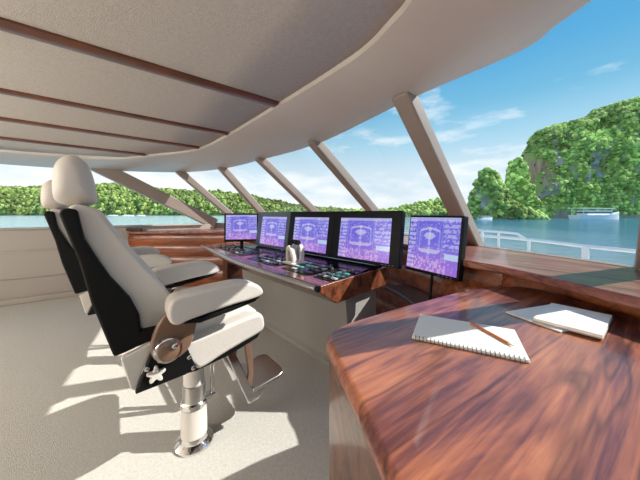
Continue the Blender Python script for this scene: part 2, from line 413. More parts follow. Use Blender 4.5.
# ------------------------------------------------------------------ helm console
FR = [(.0, 1.65), (-.137, 1.80), (-.41, 2.10), (-.94, 2.74), (-1.72, 3.85)]
fr_c = cr(FR, 6)
con = empty('helm_console', (-.3, 2.4, 0))
def rc(o): return rel(o, con)
Nf = []
for i in range(len(fr_c)):
    t = fr_c[min(i + 1, len(fr_c) - 1)] - fr_c[max(0, i - 1)]; t.normalize(); Nf.append(Vector((t.y, -t.x)))
dep = lambda i: 1 - .22 * max(0, (i / (len(fr_c) - 1) - .6) / .4)
def cpt(i, s, z): p = fr_c[i] + Nf[i] * s * dep(i); return Vector((p.x, p.y, z))
nC = len(fr_c)
b = MB(); sec = [(.012, .745), (.0, .735), (.0, .70), (.15, .60), (.74, .62), (.74, .765), (.60, .765), (.12, .748)]
b.loft([[cpt(i, s, z) for s, z in sec] for i in range(nC)], closed=True); n = len(sec)
b.f += [tuple(range(n)), tuple(range((nC - 1) * n, nC * n))]
rc(b.build('desktop', 'rosewood_console', con, bevel=.006, angle=25))
b = MB(); lo = 2
secb = [(.33, 0), (.33, .03), (.36, .05), (.345, .35), (.32, .61), (.70, .61), (.70, 0)]
idx = range(3, nC - 4)
b.loft([[cpt(i, s, z) for s, z in secb] for i in idx], closed=True); n = len(secb); m_ = len(list(idx))
b.f += [tuple(range(n)), tuple(range((m_ - 1) * n, m_ * n))]
rc(b.build('pedestal', 'pale_laminate', con))
b = MB(); b.loft([[cpt(i, s, z) for s, z in ((.30, 0), (.30, .61), (.66, .61), (.66, 0))] for i in range(nC - 3, nC - 1)], closed=True)
b.f += [(0, 1, 2, 3), (4, 5, 6, 7)]
rc(b.build('end_support', 'dark_wood', con))
# hand rail
rail = rc(MB().tube([cpt(i, -.030, .735) for i in range(0, nC)], .017, 10).build('handrail', 'satin_steel', con))
MB().tube([cpt(0, -.030, .735), cpt(0, -.030, .735) + (cpt(0, 0, 0) - cpt(1, 0, 0)).normalized() * .02], .020, 10).build('end_cap', 'black_gloss', rail)
for i in (2, 7, 12, 17, 22):
    rc(MB().tube([cpt(i, -.03, .735), cpt(i, .01, .722)], .010, 8).build('rail_bracket', 'satin_steel', con))
# recessed black instrument panels with their keys
def panel(i0, i1, s0, s1):
    zt = lambda s: .748 + .017 * (s - .12) / .48 + .0015
    b = MB(); b.loft([[cpt(i, s, zt(s) + dz) for s, dz in ((s0, -.004), (s0, .004), (s1, .004), (s1, -.004))] for i in range(i0, i1 + 1)], closed=True)
    k = (i1 - i0) * 4; b.f += [(0, 1, 2, 3), (k, k + 1, k + 2, k + 3)]
    p = rc(b.build('instrument_panel', 'black_gloss', con)); return p, zt
def fpos(fi, s, z):
    i = int(fi); t = fi - i
    return cpt(i, s, z).lerp(cpt(min(i + 1, nC - 1), s, z), t)
panels = [(1, 6, .12, .43), (7, 12, .12, .43), (13, 17, .12, .43), (18, 22, .12, .42)]
rk = random.Random(3)
for i0, i1, s0, s1 in panels:
    p, zt = panel(i0, i1, s0, s1)
    nx, ny = 6, 4
    for a in range(nx):
        for c in range(ny):
            if rk.random() < .22: continue
            fi = i0 + (i1 - i0) * (a + .7) / (nx + .4); s = s0 + (s1 - s0) * (c + .6) / (ny + .2)
            P = fpos(fi, s, zt(s) + .006); k = MB(); r = rk.random()
            ang = math.atan2(Nf[int(fi)].y, Nf[int(fi)].x)
            if r < .2:
                k.lathe([(.016, 0), (.016, .012), (.012, .020), (.0115, .026)], 14, P); nm = 'knob'; mm = 'key'
            elif r < .26:
                k.lathe([(.014, 0), (.011, .010), (.004, .016), (.004, .050), (.010, .056), (.010, .070), (.004, .076)], 12, P); nm = 'joystick'; mm = 'key'
            else:
                k.box(P + Vector((0, 0, .003)), (.03, .045, .01), Matrix.Rotation(ang, 3, 'Z')); nm = 'key'; mm = rk.choice(['key', 'key', 'key_pale', 'key_glow', 'key'])
            ko = k.build(nm, mm, p, bevel=.002, seg=1)
# sloping black plinth in front of the displays
b = MB(); b.loft([[cpt(i, s, z) for s, z in ((.44, .757), (.44, .768), (.58, .785), (.70, .785), (.70, .76))] for i in range(1, 22)], closed=True)
b.f += [tuple(range(5)), tuple(range(100, 105))]
rc(b.build('display_plinth', 'black_gloss', con))
tag(con, 'curved wood topped helm console on a pale base, steel rail along its front', 'console')

# throttle
th = empty('throttle_lever', (0, 0, 0)); th.scale = (1.15, 1.15, 1.15); P = Vector((-.225, 2.36, .7575)); th.location = P; th.rotation_euler = (0, 0, HEAD)
MB().box((0, 0, .008), (.15, .15, .016)).build('base', 'cream_plastic', th, bevel=.006)
arch = [(-.055, .016), (-.05, .07), (-.03, .125), (0, .145), (.03, .125), (.05, .07), (.055, .016), (.03, .016), (.026, .06), (.012, .10), (0, .108), (-.012, .10), (-.026, .06), (-.03, .016)]
for sy in (-1, 1):
    b = MB(); n = len(arch)
    vs = [(.02 * (z / .14) * sy, y + 0, z) for y, z in arch]
    b.add([(x - .018 + .03 * sy, y, z) for x, y, z in vs] + [(x + .018 + .03 * sy, y, z) for x, y, z in vs],
          [tuple(range(n)), tuple(range(2 * n - 1, n - 1, -1))] + [(i, (i + 1) % n, n + (i + 1) % n, n + i) for i in range(n)])
    b.build('lever_arm', 'cream_plastic', th, bevel=.006, seg=2)
MB().tube([(0, -.055, .165), (0, .055, .165)], .02, 12).build('grip', 'black_shell', th, bevel=.004)
MB().tube([(0, 0, .016), (0, 0, .16)], .016, 10).build('stem', 'satin_steel', th)
tag(th, 'white twin throttle lever with black grip standing among the console controls', 'throttle')

# ------------------------------------------------------------------ displays
def ui_color(x, y, seed):                             # x, y in 0..1, y up : a navigation page in blue and violet
    base = Vector((.13, .11, .78)).lerp(Vector((.46, .16, .76)), max(0, 1 - y * 1.8))
    n = noise.noise(Vector((x * 7 + seed * 3.1, y * 7, seed))) * .5 + .5
    base = base.lerp(Vector((.28, .25, .90)), .5 * n)
    pale = Vector((.78, .78, .98))
    def mixp(k, c=pale):
        nonlocal base
        base = base.lerp(c, k)
    g1 = noise.noise(Vector((int(x * 34) * 1.7, int(y * 26) * 1.3, seed * 5.0)))
    g2 = noise.noise(Vector((int(x * 60) * 1.9, int(y * 40) * 2.1, seed * 2.0)))
    if g2 > .22 and int(y * 40) % 3: mixp(.30)
    if x < .16 and g1 > -.25 and int(y * 34) % 3: mixp(.55)
    if x > .72 and y > .42 and g1 > -.05 and int(y * 34) % 3: mixp(.45)
    if x > .76 and .25 < y < .36: mixp(.7, Vector((.66, .90, 1.0)))
    if y > .94: mixp(.45)
    dx = abs(x - .45)
    if abs(y - (.80 - dx * .25)) < .020 and dx < .20: mixp(.6)
    if .60 < y < .72 and dx < .12 - abs(y - .66) * .9: mixp(.55)
    if dx < .026 and .25 < y < .8 and int(y * 44) % 4: mixp(.5)
    if abs(dx - .20) < .010 and .35 < y < .75: mixp(.25)
    if .33 < y < .40 and dx < .24 - (.40 - y) * 1.2: mixp(.55)
    if y < .24 and .12 < x < .8 and g1 > .0: mixp(.45, Vector((.98, .66, .85)))
    if abs(x - .185) < .006 or abs(x - .70) < .006: mixp(.25)
    return base
def monitor(name, w, h, label, bez, seed, depth=.05, screen_dx=0, foot=None):
    """origin at the middle of the bottom edge; the screen faces local -y"""
    r = empty(name, (0, 0, 0)); MB().box((0, depth / 2, h / 2), (w, depth, h)).build('housing', 'bezel', r, bevel=.008, seg=2)
    nx, ny = 90, 68; sw = w - 2 * bez[0]; sh = h - bez[1] - bez[2]
    vs = []; cols = []
    for j in range(ny + 1):
        for i in range(nx + 1):
            x, y = i / nx, j / ny
            vs.append((-sw / 2 + sw * x + screen_dx, -.003, bez[2] + sh * y)); cols.append(ui_color(x, y, seed))
    b = MB(); b.add(vs, [(j * (nx + 1) + i, j * (nx + 1) + i + 1, (j + 1) * (nx + 1) + i + 1, (j + 1) * (nx + 1) + i) for j in range(ny) for i in range(nx)])
    nv = len(vs); x0, x1 = -sw / 2 + screen_dx, sw / 2 + screen_dx; z0, z1 = bez[2], bez[2] + sh
    b.add([(x0, .004, z0), (x1, .004, z0), (x1, .004, z1), (x0, .004, z1)], [(0, 3, 2, 1)])
    s = b.build('screen', 'screen', r, smooth=False)
    at = s.data.color_attributes.new('Col', 'FLOAT_COLOR', 'POINT')
    cols += [Vector((.1, .1, .3))] * 4
    at.data.foreach_set('color', [q for c in cols for q in (*c, 1)])
    bt = MB()
    for k in range(4): bt.box((w / 2 - .05 - k * .03, -.002, bez[2] / 2), (.014, .006, .006))
    bt.build('button_row', 'key', r)
    tag(r, label, 'monitor', 'helm displays')
    return r
def put(o, x, y, z, face, tilt=0):                    # face: heading (rad) the screen looks towards
    o.location = (x, y, z); o.rotation_euler = (-tilt, 0, face + PI / 2)
# bank of three on the plinth: runs from (.516,1.99) to the left
BD = Vector((-.686, .727)); B0 = Vector((.515, 1.995))
bank_face = math.atan2(BD.x, -BD.y)
bank_labels = ['wide black monitor at the near right end of the console with thick black surround',
               'middle console monitor just behind and right of the white throttle lever',
               'console monitor with surround tinted grey as a painted reflection just right of the leftmost free standing monitor']
for k, lab in enumerate(bank_labels):
    c = B0 + BD * (.255 + .697 * k)
    mo = monitor('display_monitor', .695, .435, lab, (.085, .062, .026), k + 1, .05, screen_dx=(0, .015, .03)[k])
    put(mo, c.x, c.y, .796, bank_face, math.radians(8))
    if k == 2:
        mat('reflection_bezel', (.07, .115, .145), .35); [c_ for c_ in mo.children if c_.name.startswith('housing')][0].data.materials[0] = MATS['reflection_bezel']  # reflection on this bezel painted in as a teal grey base colour
m1 = monitor('display_monitor', .44, .375, 'leftmost smaller monitor standing alone at the far end of the console', (.022, .022, .03), 5, .045)
put(m1, -1.04, 3.47, .835, math.radians(-88 + 10), math.radians(4))
MB().tube([(0, .03, -.07), (0, .03, .03)], .022, 10).build('stand', 'black_shell', m1)
MB().box((0, .03, -.072), (.16, .10, .012)).build('foot_plate', 'black_shell', m1, bevel=.003)
a5, b5 = Vector((.645, 1.99)), Vector((.845, 1.60)); d5 = (b5 - a5); c5 = (a5 + b5) / 2
n5 = Vector((-d5.y, d5.x)); n5 = n5 if n5.x < 0 else -n5
m5 = monitor('display_monitor', d5.length, .41, 'large free standing monitor on a pole beside the window post, right of the console', (.014, .016, .022), 7, .05)
put(m5, c5.x, c5.y, .785, math.atan2(n5.y, n5.x), math.radians(8))
MB().tube([(0, .035, -.235), (0, .035, .05)], .009, 10).build('pole', 'black_shell', m5)
MB().box((0, .035, -.24), (.12, .10, .010)).build('foot_plate', 'black_shell', m5, bevel=.003)

# ------------------------------------------------------------------ chart table
TP = [(.16, -.5), (.13, .10), (.099, .398), (.073, .548), (.035, .72), (.018, .80)] + [tuple(p) for p in cr([(.018, .80), (.03, .875), (.09, .945)], 5)[1:]] + \
     [(.20, 1.02), (.342, 1.115), (.65, 1.30), (.90, 1.42), (1.08, 1.43), (1.16, 1.36), (1.20, .93), (1.27, .5), (1.35, -.5)]
TP = TP[::-1]
tb = empty('chart_table', (.6, .5, 0))
pl = [Vector(p) for p in TP]
rel(MB().prism(TP, .765, .81).build('table_top', 'rosewood_table', tb, bevel=.022, seg=5), tb)
cen = Vector((.65, .4))
bp_ = [tuple(cen + (p - cen) * (1 - .012 / max(.2, (p - cen).length))) for p in pl]
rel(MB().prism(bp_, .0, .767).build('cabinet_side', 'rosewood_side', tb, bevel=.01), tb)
tag(tb, 'big glossy rosewood chart table with rounded corner in the right foreground', 'table')

def pad(name, x, y, z, w, d, h, ang, label, m='paper', spiral=False):
    r = empty(name, (x, y, z), ang)
    MB().box((0, 0, h * .12), (w, d, h * .24)).build('back_card', 'grey_card', r, bevel=.0008, seg=1)
    MB().box((0, 0, h * .62), (w - .002, d - .002, h * .74)).build('pages', m, r, bevel=.001, seg=1)
    if spiral:
        s = MB()
        for k in range(26):
            t = -w / 2 + .012 + (w - .024) * k / 25
            s.tube([(t, -d / 2 + .004 + .0075 * math.cos(a), h / 2 + .0075 * math.sin(a)) for a in [2 * PI * q / 10 for q in range(11)]], .0011, 5, caps=False)
        s.build('spiral_binding', 'key', r)
    tag(r, label, 'notepad'); return r
pad('notepad', .4637, .8395, .8105, .295, .207, .009, math.radians(-27.5), 'open white spiral notepad with a pencil lying across it on the table', spiral=True)
pad('notepad', .880, .985, .8105, .26, .185, .006, math.radians(18.6), 'thin notepad lying underneath the thicker white pad on the table')
pad('notepad', .913, .945, .817, .262, .172, .014, math.radians(37.6), 'thick white notepad lying on top of another pad at the table right')
pn = empty('pencil', (.537, .8265, .8238)); dv = Vector((.030, -.163)); pn.rotation_euler = (0, 0, math.atan2(dv.y, dv.x))
MB().tube([(-.083, 0, 0), (.066, 0, 0)], .0040, 6).build('barrel', 'pencil_wood', pn, smooth=False)
MB().tube([(.066, 0, 0), (.080, 0, 0)], [.0040, .0014], 8).build('sharpened_tip', 'pencil_tip', pn)
MB().tube([(.080, 0, 0), (.084, 0, 0)], [.0014, .0003], 8).build('lead', 'graphite', pn)
tag(pn, 'brown wooden pencil lying on the open spiral notepad', 'pencil')

# ------------------------------------------------------------------ helm chair
def make_chair():
    r = empty('helm_chair', (0, 0, 0))
    # backrest
    MB().side(cr([(-.46, 1.225), (-.395, 1.222), (-.36, 1.18), (-.312, 1.10), (-.245, 1.0), (-.155, .875), (-.105, .76), (-.13, .68), (-.20, .665), (-.25, .73), (-.27, .81), (-.34, .93), (-.41, 1.08)], 4, True), -.215, .215).build('back_cushion', 'leather', r, bevel=.035, seg=5, angle=50)
    MB().side([(-.485, 1.205), (-.47, 1.222), (-.437, 1.216), (-.418, 1.11), (-.383, 1.035), (-.346, .965), (-.285, .875), (-.255, .80), (-.25, .735), (-.165, .735), (-.20, .69), (-.335, .66), (-.40, .88), (-.432, 1.03)], -.25, .25).build('back_shell', 'black_shell', r, bevel=.012, seg=3, angle=50)
    # headrest
    hb = MB(); secs = []
    for t in [math.sin(PI / 2 * q / 8) for q in range(-8, 9)]:
        t *= .995; k = (1 - abs(t) ** 2.8) ** (1 / 2.8); pr = cr([(-.490, 1.236), (-.520, 1.262), (-.524, 1.34), (-.512, 1.405), (-.47, 1.440), (-.425, 1.415), (-.402, 1.35), (-.393, 1.29), (-.392, 1.25), (-.43, 1.234)], 4, True)
        secs.append([Vector((-.46 + (p.x + .46) * k, t * .15, 1.335 + (p.y - 1.335) * k)) for p in pr])
    hb.loft(secs, closed=True); n = len(secs[0]); hb.f += [tuple(range(n)), tuple(range(16 * n, 17 * n))]
    h = hb.build('headrest', 'leather', r)
    for sy in (-1, 1): MB().tube([(-.452, sy * .06, 1.20), (-.458, sy * .06, 1.25)], .008, 8).build('headrest_rod', 'chrome', r)
    # seat
    MB().side(cr([(-.24, .60), (-.12, .655), (.02, .683), (.14, .712), (.215, .715), (.265, .68), (.262, .62), (.20, .585), (.06, .555), (-.05, .54), (-.2, .55)], 4, True), -.205, .205).build('seat_cushion', 'leather', r, bevel=.03, seg=4, angle=50)
    for sy in (-1, 1):
        MB().side(cr([(-.13, .645), (-.02, .662), (.10, .682), (.20, .696), (.252, .692), (.272, .655), (.262, .605), (.16, .575), (.06, .548), (-.03, .520), (-.065, .545)], 4, True), sy * .21, sy * .275).build('seat_bolster', 'leather', r, bevel=.018, seg=4, angle=50)
    MB().side([(-.18, .52), (-.05, .508), (.10, .53), (.24, .57), (.262, .60), (.10, .57), (-.05, .55), (-.18, .56)], -.26, .26).build('seat_pan', 'black_shell', r, bevel=.008)
    # arms
    for sy in (-1, 1):
        pad_ = MB().side(cr([(-.165, .865), (-.10, .884), (.03, .893), (.12, .893), (.185, .874), (.218, .838), (.195, .812), (.06, .800), (-.09, .780), (-.145, .770), (-.172, .80)], 4, True), sy * .265, sy * .37).build('arm_pad', 'leather', r, bevel=.022, seg=4, angle=50)
        MB().side([(-.12, .770), (.06, .790), (.195, .808), (.203, .822), (.18, .796), (.08, .778), (-.06, .758)], sy * .272, sy * .363).build('arm_underside', 'black_shell', pad_, bevel=.004)
        MB().side(cr([(-.225, .70), (-.19, .79), (-.13, .83), (-.04, .82), (-.06, .74), (-.085, .65), (-.14, .615), (-.21, .635)], 3, True), sy * .283, sy * .315).build('arm_bracket', 'bronze', r, bevel=.012)
        MB().side([(-.272, .515), (-.205, .69), (-.165, .745), (-.10, .66), (-.078, .60), (-.055, .535), (-.10, .525)], sy * .255, sy * .288).build('side_plate', 'black_shell', r, bevel=.006)
        dk = MB().lathe([(.052, 0), (.052, .014), (.047, .024), (.041, .026)], 32); dv_ = dk.v
        dk.v = [(x - .168, sy * (.312 + z), y + .668) for x, y, z in dv_]; d = dk.build('hinge_disc', 'chrome', r)
        c2 = MB().lathe([(.038, 0), (.038, .006), (.034, .009)], 28); c2.v = [(x - .168, sy * (.334 + z), y + .668) for x, y, z in c2.v]; c2.build('disc_face', 'bronze', d)
        b2 = MB().lathe([(.011, 0), (.011, .008), (.007, .011)], 14); b2.v = [(x - .148, sy * (.340 + z), y + .685) for x, y, z in b2.v]; b2.build('bolt', 'chrome', d)
        st = MB(); pts = []
        for k in range(30):
            a = 2 * PI * k / 30; rr = .026 + .009 * math.cos(5 * a); pts.append((-.205 + rr * math.cos(a + .3), .572 + rr * math.sin(a + .3)))
        st.side(pts, sy * .286, sy * .304); st.build('star_knob', 'cream_plastic', r, bevel=.004, seg=2, angle=60)
        MB().side([(-.315, .655), (-.205, .69), (-.272, .515), (-.285, .53)], sy * .235, sy * .262).build('hinge_cover', 'cream_plastic', r, bevel=.006)
        for bx, bz in ((-.085, .595), (-.07, .545), (-.235, .60)):
            q = MB().lathe([(.009, 0), (.009, .006), (.006, .008)], 12); q.v = [(x + bx, sy * (.286 + z), y + bz) for x, y, z in q.v]; q.build('bolt', 'chrome', r)
    # pedestal
    MB().lathe([(.052, .30), (.052, .515)], 28).build('upper_column', 'cream_plastic', r)
    MB().lathe([(.060, .195), (.066, .20), (.066, .222), (.060, .228)], 28).build('collar', 'chrome', r)
    MB().lathe([(.056, .225), (.056, .31), (.050, .315)], 28).build('sleeve', 'satin_steel', r)
    MB().lathe([(.064, .045), (.064, .196)], 28).build('lower_column', 'cream_plastic', r)
    MB().lathe([(.095, 0), (.095, .010), (.085, .018), (.07, .028), (.064, .05)], 36).build('base_flange', 'chrome', r)
    MB().tube([(.085, -.02, .515), (.085, -.02, .22)], .012, 10).build('lift_rod', 'chrome', r)
    MB().box((.07, -.02, .225), (.06, .04, .025)).build('rod_clamp', 'chrome', r, bevel=.004)
    # foot rest
    for sy in (-1, 1):
        b = MB(); o = [(.10, .53), (.24, .56), (.30, .38), (.33, .23), (.29, .17), (.24, .16)]; i_ = [(.145, .49), (.215, .505), (.255, .36), (.275, .27), (.255, .235)]
        b.side([(.10, .53), (.145, .53), (.262, .245), (.305, .215), (.33, .235), (.345, .21), (.31, .165), (.245, .16)], sy * .11, sy * .135)
        b.build('foot_bracket', 'chrome', r, bevel=.005)
        MB().side([(.215, .56), (.255, .565), (.275, .33), (.262, .245), (.235, .27), (.245, .33)], sy * .112, sy * .133).build('foot_strut', 'bronze', r, bevel=.005)
    MB().box((.285, 0, .20), (.05, .25, .02)).build('foot_crossbar', 'chrome', r, bevel=.005)
    ft = [(.27, -.14), (.43, -.14), (.465, -.125), (.48, -.09), (.48, .09), (.465, .125), (.43, .14), (.27, .14)]
    M = MB().prism(ft, .215, .232); M.v = [(x, y, z + (x - .27) * .12) for x, y, z in M.v]
    M.build('foot_plate', 'satin_steel', r, bevel=.005)
    return r
ch = make_chair(); ch.location = (-.665, 1.385, 0); ch.rotation_euler = (0, 0, HEAD)
tag(ch, 'nearest cream leather helm chair with black back shell, in full view in the foreground', 'chair', 'helm chairs')
c2 = copy_tree(ch); c2.location = (-1.53, 2.155, 0)
tag(c2, 'farther helm chair partly hidden behind the nearest chair', 'chair', 'helm chairs')

# ------------------------------------------------------------------ outside: foredeck, hull, rail
deck_pts = [ship(u, w) for u, w in ((-6, -2.1), (1.0, -2.1), (2.6, -1.55), (4.2, -.65), (5.6, .55), (6.6, 1.5), (7.0, 2.07), (6.6, 2.65), (5.6, 3.6), (4.2, 4.8), (2.6, 5.7), (1.0, 6.2), (-6, 6.2))]
dk = MB(); dk.prism(deck_pts, -.25, -.07); fd = struct(dk.build('trim_13', 'white_paint', smooth=False))
hl = MB(); hp = [Vector((p.x, p.y, -.25)) for p in deck_pts]; cN = ship(0, 2.07)
lowr = [Vector((cN.x + (p.x - cN.x) * .82, cN.y + (p.y - cN.y) * .82, -5.3)) for p in deck_pts]
hl.loft([hp, lowr], closed=True); hl.f.append(tuple(range(len(hp), 2 * len(hp))))
struct(hl.build('trim_14', 'hull_white'))
rl = empty('bow_railing', (3.2, 3.4, -.07))
rp_ = cr([(3.62, 2.2, .80), (3.35, 2.9, .80), (3.27, 3.3, .80), (3.25, 4.1, .80), (2.95, 4.85, .80), (2.3, 5.6, .80), (1.6, 6.1, .80)], 6)
rel(MB().tube(rp_, .022, 10).build('lower_rail', 'white_paint', rl), rl)
up = cr([(3.23, 4.12, .80), (3.21, 4.2, .85), (3.17, 4.32, .885), (2.98, 4.78, .895), (2.6, 5.3, .90), (2.0, 5.85, .90)], 6)
rel(MB().tube(up, .018, 10).build('upper_rail', 'white_paint', rl), rl)
def sta(x, y, z1, rr): rel(MB().tube([(x, y, -.07), (x, y, z1)], rr, 10).build('stanchion', 'white_paint', rl), rl)
sta(3.24, 3.20, .80, .035); sta(3.25, 4.08, .80, .022); sta(3.10, 4.55, .885, .018); sta(2.97, 4.80, .89, .022); sta(2.62, 5.28, .89, .02); sta(3.60, 2.25, .80, .03)
sta(2.80, 5.04, .89, .018); sta(2.02, 5.83, .89, .02)
tag(rl, 'white tubular railing around the bow outside the right windscreen', 'railing')

# ------------------------------------------------------------------ sea, shores, boats
SEA = -5.0
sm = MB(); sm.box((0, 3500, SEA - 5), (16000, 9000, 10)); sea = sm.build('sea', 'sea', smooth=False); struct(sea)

GREEN = [(.11, .155, .038), (.17, .235, .055), (.24, .31, .08), (.33, .38, .12), (.08, .11, .03)]
def shore(name, label, cat, prof, D, front, hw_back, rocks, nblob, brad, nx, nt, seed, rock_col=(.50, .44, .35), rough=1.0, gmul=2.15, group=None):
    """hill along x; prof: (x, height above the sea) in metres at distance D; rocks: (x, z, rx, rz, colour)"""
    xs = [p[0] for p in prof]; x0, x1 = xs[0], xs[-1]
    def H(x):
        for a, b in zip(prof[:-1], prof[1:]):
            if a[0] <= x <= b[0]:
                t = (x - a[0]) / (b[0] - a[0]); return a[1] + (b[1] - a[1]) * t
        return 0
    def fr_(t):                                         # front profile: height fraction, inset fraction
        return (math.sin(min(1, t) * PI / 2) ** .9, t ** 1.5)
    vs, cols, rks = [], [], []
    for i in range(nx + 1):
        x = x0 + (x1 - x0) * i / nx; h = H(x)
        for j in range(nt + 1):
            t = j / nt * 1.6
            if t <= 1: zf, inn_ = fr_(t); y = D + front * inn_
            else: zf = 1 - ((t - 1) / .6) ** 2 * .9; y = D + front + hw_back * (t - 1) / .6
            p = Vector((x, y, SEA - .5 + h * zf))
            e = noise.fractal(p * (rough * .030), 1, 2, 5) ; e2 = noise.noise(p * (rough * .12))
            amp = min(1, h / 30) * min(1, zf * 4)
            p.y += (e * 16 + e2 * 4) * amp / rough * (1 if t <= 1 else .5); p.z += (e * 7 + e2 * 3) * amp / rough * (zf if t < .9 else .35)
            rk_ = 0
            for rx_, rz_, ax, az, rcx in rocks:
                q = math.hypot((x - rx_) / ax, (p.z - SEA - rz_) / az) + .35 * noise.noise(p * .14)
                rk_ = max(rk_, min(1, max(0, (1.0 - q) * 3)))
            if rocks and .12 < zf < .9:
                st_ = noise.noise(Vector((p.x * .075 + seed, p.y * .03, p.z * .022))) + .5 * noise.noise(Vector((p.x * .2, 3, p.z * .06)))
                rk_ = max(rk_, min(1, max(0, (st_ - .20) * 4)))
            vs.append(p); rks.append(rk_)
            c = Vector(rock_col).lerp(Vector((.36, .34, .30)), .5 + .5 * noise.noise(Vector((p.x * .1, p.y * .1, p.z * .02))))
            for rx_, rz_, ax, az, rcx in rocks:
                if math.hypot((x - rx_) / ax, (p.z - SEA - rz_) / az) < 1.2: c = c.lerp(Vector(rcx), .75)
            c = c * (1 + .45 * noise.noise(Vector((p.x * .35, p.y * .35, p.z * .07))))
            g = Vector(GREEN[1]).lerp(Vector(GREEN[0]), .5 + .5 * noise.noise(p * .1)) * gmul
            k = rk_ if zf > .04 else max(rk_, .7)
            cols.append(g.lerp(c, k))
    b = MB(); b.add(vs, [(i * (nt + 1) + j, (i + 1) * (nt + 1) + j, (i + 1) * (nt + 1) + j + 1, i * (nt + 1) + j + 1) for i in range(nx) for j in range(nt)])
    root = b.build(name, 'rock')
    at = root.data.color_attributes.new('Col', 'FLOAT_COLOR', 'POINT'); at.data.foreach_set('color', [q for c in cols for q in (*c, 1)])
    tag(root, label, cat, group)
    # tree crowns all over the slope
    rb = random.Random(seed); bv, bf, bc = [], [], []
    ico = bmesh.new(); bmesh.ops.create_icosphere(ico, subdivisions=1 if nblob > 1000 else 2, radius=1); ico.verts.ensure_lookup_table()
    iv = [v.co.copy() for v in ico.verts]; fi = [tuple(v.index for v in f.verts) for f in ico.faces]; ico.free()
    cnt = 0; tries = 0
    while cnt < nblob and tries < nblob * 6:
        tries += 1
        i = rb.randrange(nx + 1); j = rb.randrange(1, int(nt * .72)); k = i * (nt + 1) + j
        if rks[k] > .25 and rb.random() < .93: continue
        p = vs[k]
        if H(p.x) < 6: continue
        R = brad * rb.uniform(.55, 1.25); g = Vector(rb.choice(GREEN)).lerp(Vector(GREEN[2]), .2) * rb.uniform(.6, 1.25) * gmul
        pt = noise.noise(p * (.02 * rough)); g = g * (1 + .6 * pt)
        o = len(bv); sd = rb.random() * 50; sq = rb.uniform(.75, 1.25)
        for q in iv:
            n_ = 1 + .38 * noise.noise(q * 1.9 + Vector((sd, 0, 0)))
            bv.append((p.x + q.x * R * n_, p.y + q.y * R * n_, p.z + R * .3 + q.z * R * n_ * sq)); bc.append(g * (1 + .25 * noise.noise(q * 3 + Vector((0, sd, 0)))))
        bf += [tuple(a + o for a in f) for f in fi]; cnt += 1
    fb = MB(); fb.v = bv; fb.f = bf
    fo = fb.build('tree_cover', 'foliage', root); fo['kind'] = 'stuff'
    at = fo.data.color_attributes.new('Col', 'FLOAT_COLOR', 'POINT'); at.data.foreach_set('color', [q for c in bc for q in (*c, 1)])
    return root
def pxh(px, y, D): return ((px - 320) * D / 262, (214 - y) * D / 262 + 6.2)   # ridge point: distance along the shore and height over the sea
def ridge(l, D): return [pxh(a, b, D) for a, b in l]
D1 = 420
shore('limestone_headland', 'tall green limestone headland with orange and grey rock faces on the right', 'cliff',
      ridge([(522, 217), (526, 172), (529, 152), (536, 134), (553, 127), (582, 120), (599, 110), (617, 104), (645, 97), (700, 85), (760, 95), (860, 140), (920, 216)], D1 + 45), D1, 45, 60,
      [(pxh(551, 168, D1)[0], pxh(0, 168, D1)[1], 15, 22, (.50, .27, .15)), (pxh(606, 163, D1)[0], pxh(0, 163, D1)[1], 12, 36, (.40, .38, .34)), (pxh(562, 214, D1)[0], 7, 14, 7, (.35, .28, .2)), (pxh(536, 175, D1)[0], 60, 4, 18, (.36, .33, .29))],
      19000, 3.0, 220, 100, 11)
shore('limestone_stack', 'slim tree topped rock pillar between the round islet and the headland', 'islet',
      ridge([(506, 217), (509, 200), (511.5, 172), (514, 161), (517, 158), (520, 160), (523, 167), (527, 190), (531, 217)], D1 - 46), D1 - 60, 14, 25, [(pxh(512, 190, D1)[0], 40, 4, 12, (.36, .33, .28))], 420, 2.6, 60, 60, 12)
shore('limestone_islet', 'small round topped islet with pale rock face at the left of the cliffs', 'islet',
      ridge([(464, 218), (470, 208), (475, 190), (479, 177), (484, 171), (489, 169), (494, 172), (499, 180), (503, 192), (509, 202), (522, 208), (534, 213), (540, 217)], D1 - 104), D1 - 120, 16, 25,
      [(pxh(488, 195, D1)[0], pxh(0, 195, D1)[1] + 0, 12, 15, (.42, .38, .32)), (pxh(473, 202, D1)[0], 22, 5, 16, (.36, .33, .29))], 620, 2.5, 90, 60, 13)
D2 = 1050
shore('wooded_hill', 'long low wooded hill across the water on the left', 'hill',
      ridge([(-160, 214), (-90, 192), (-20, 187), (20, 189), (60, 190), (95, 188), (120, 185), (135, 188), (170, 191), (200, 194), (215, 193), (250, 197), (275, 202), (291, 206), (330, 210), (360, 213), (380, 215)], D2 + 260), D2, 260, 200,
      [], 13000, 8.0, 260, 60, 14, rough=.45, gmul=1.15)
D3 = 650
shore('wooded_point', 'small wooded point seen behind the free standing monitor', 'hill',
      ridge([(340, 216), (352, 211), (385, 211), (400, 209.5), (411, 206), (422, 203), (435, 201), (444, 204), (452, 208), (466, 210), (480, 216)], D3 + 80), D3, 80, 80,
      [], 1000, 5.2, 120, 40, 15, rough=.5)
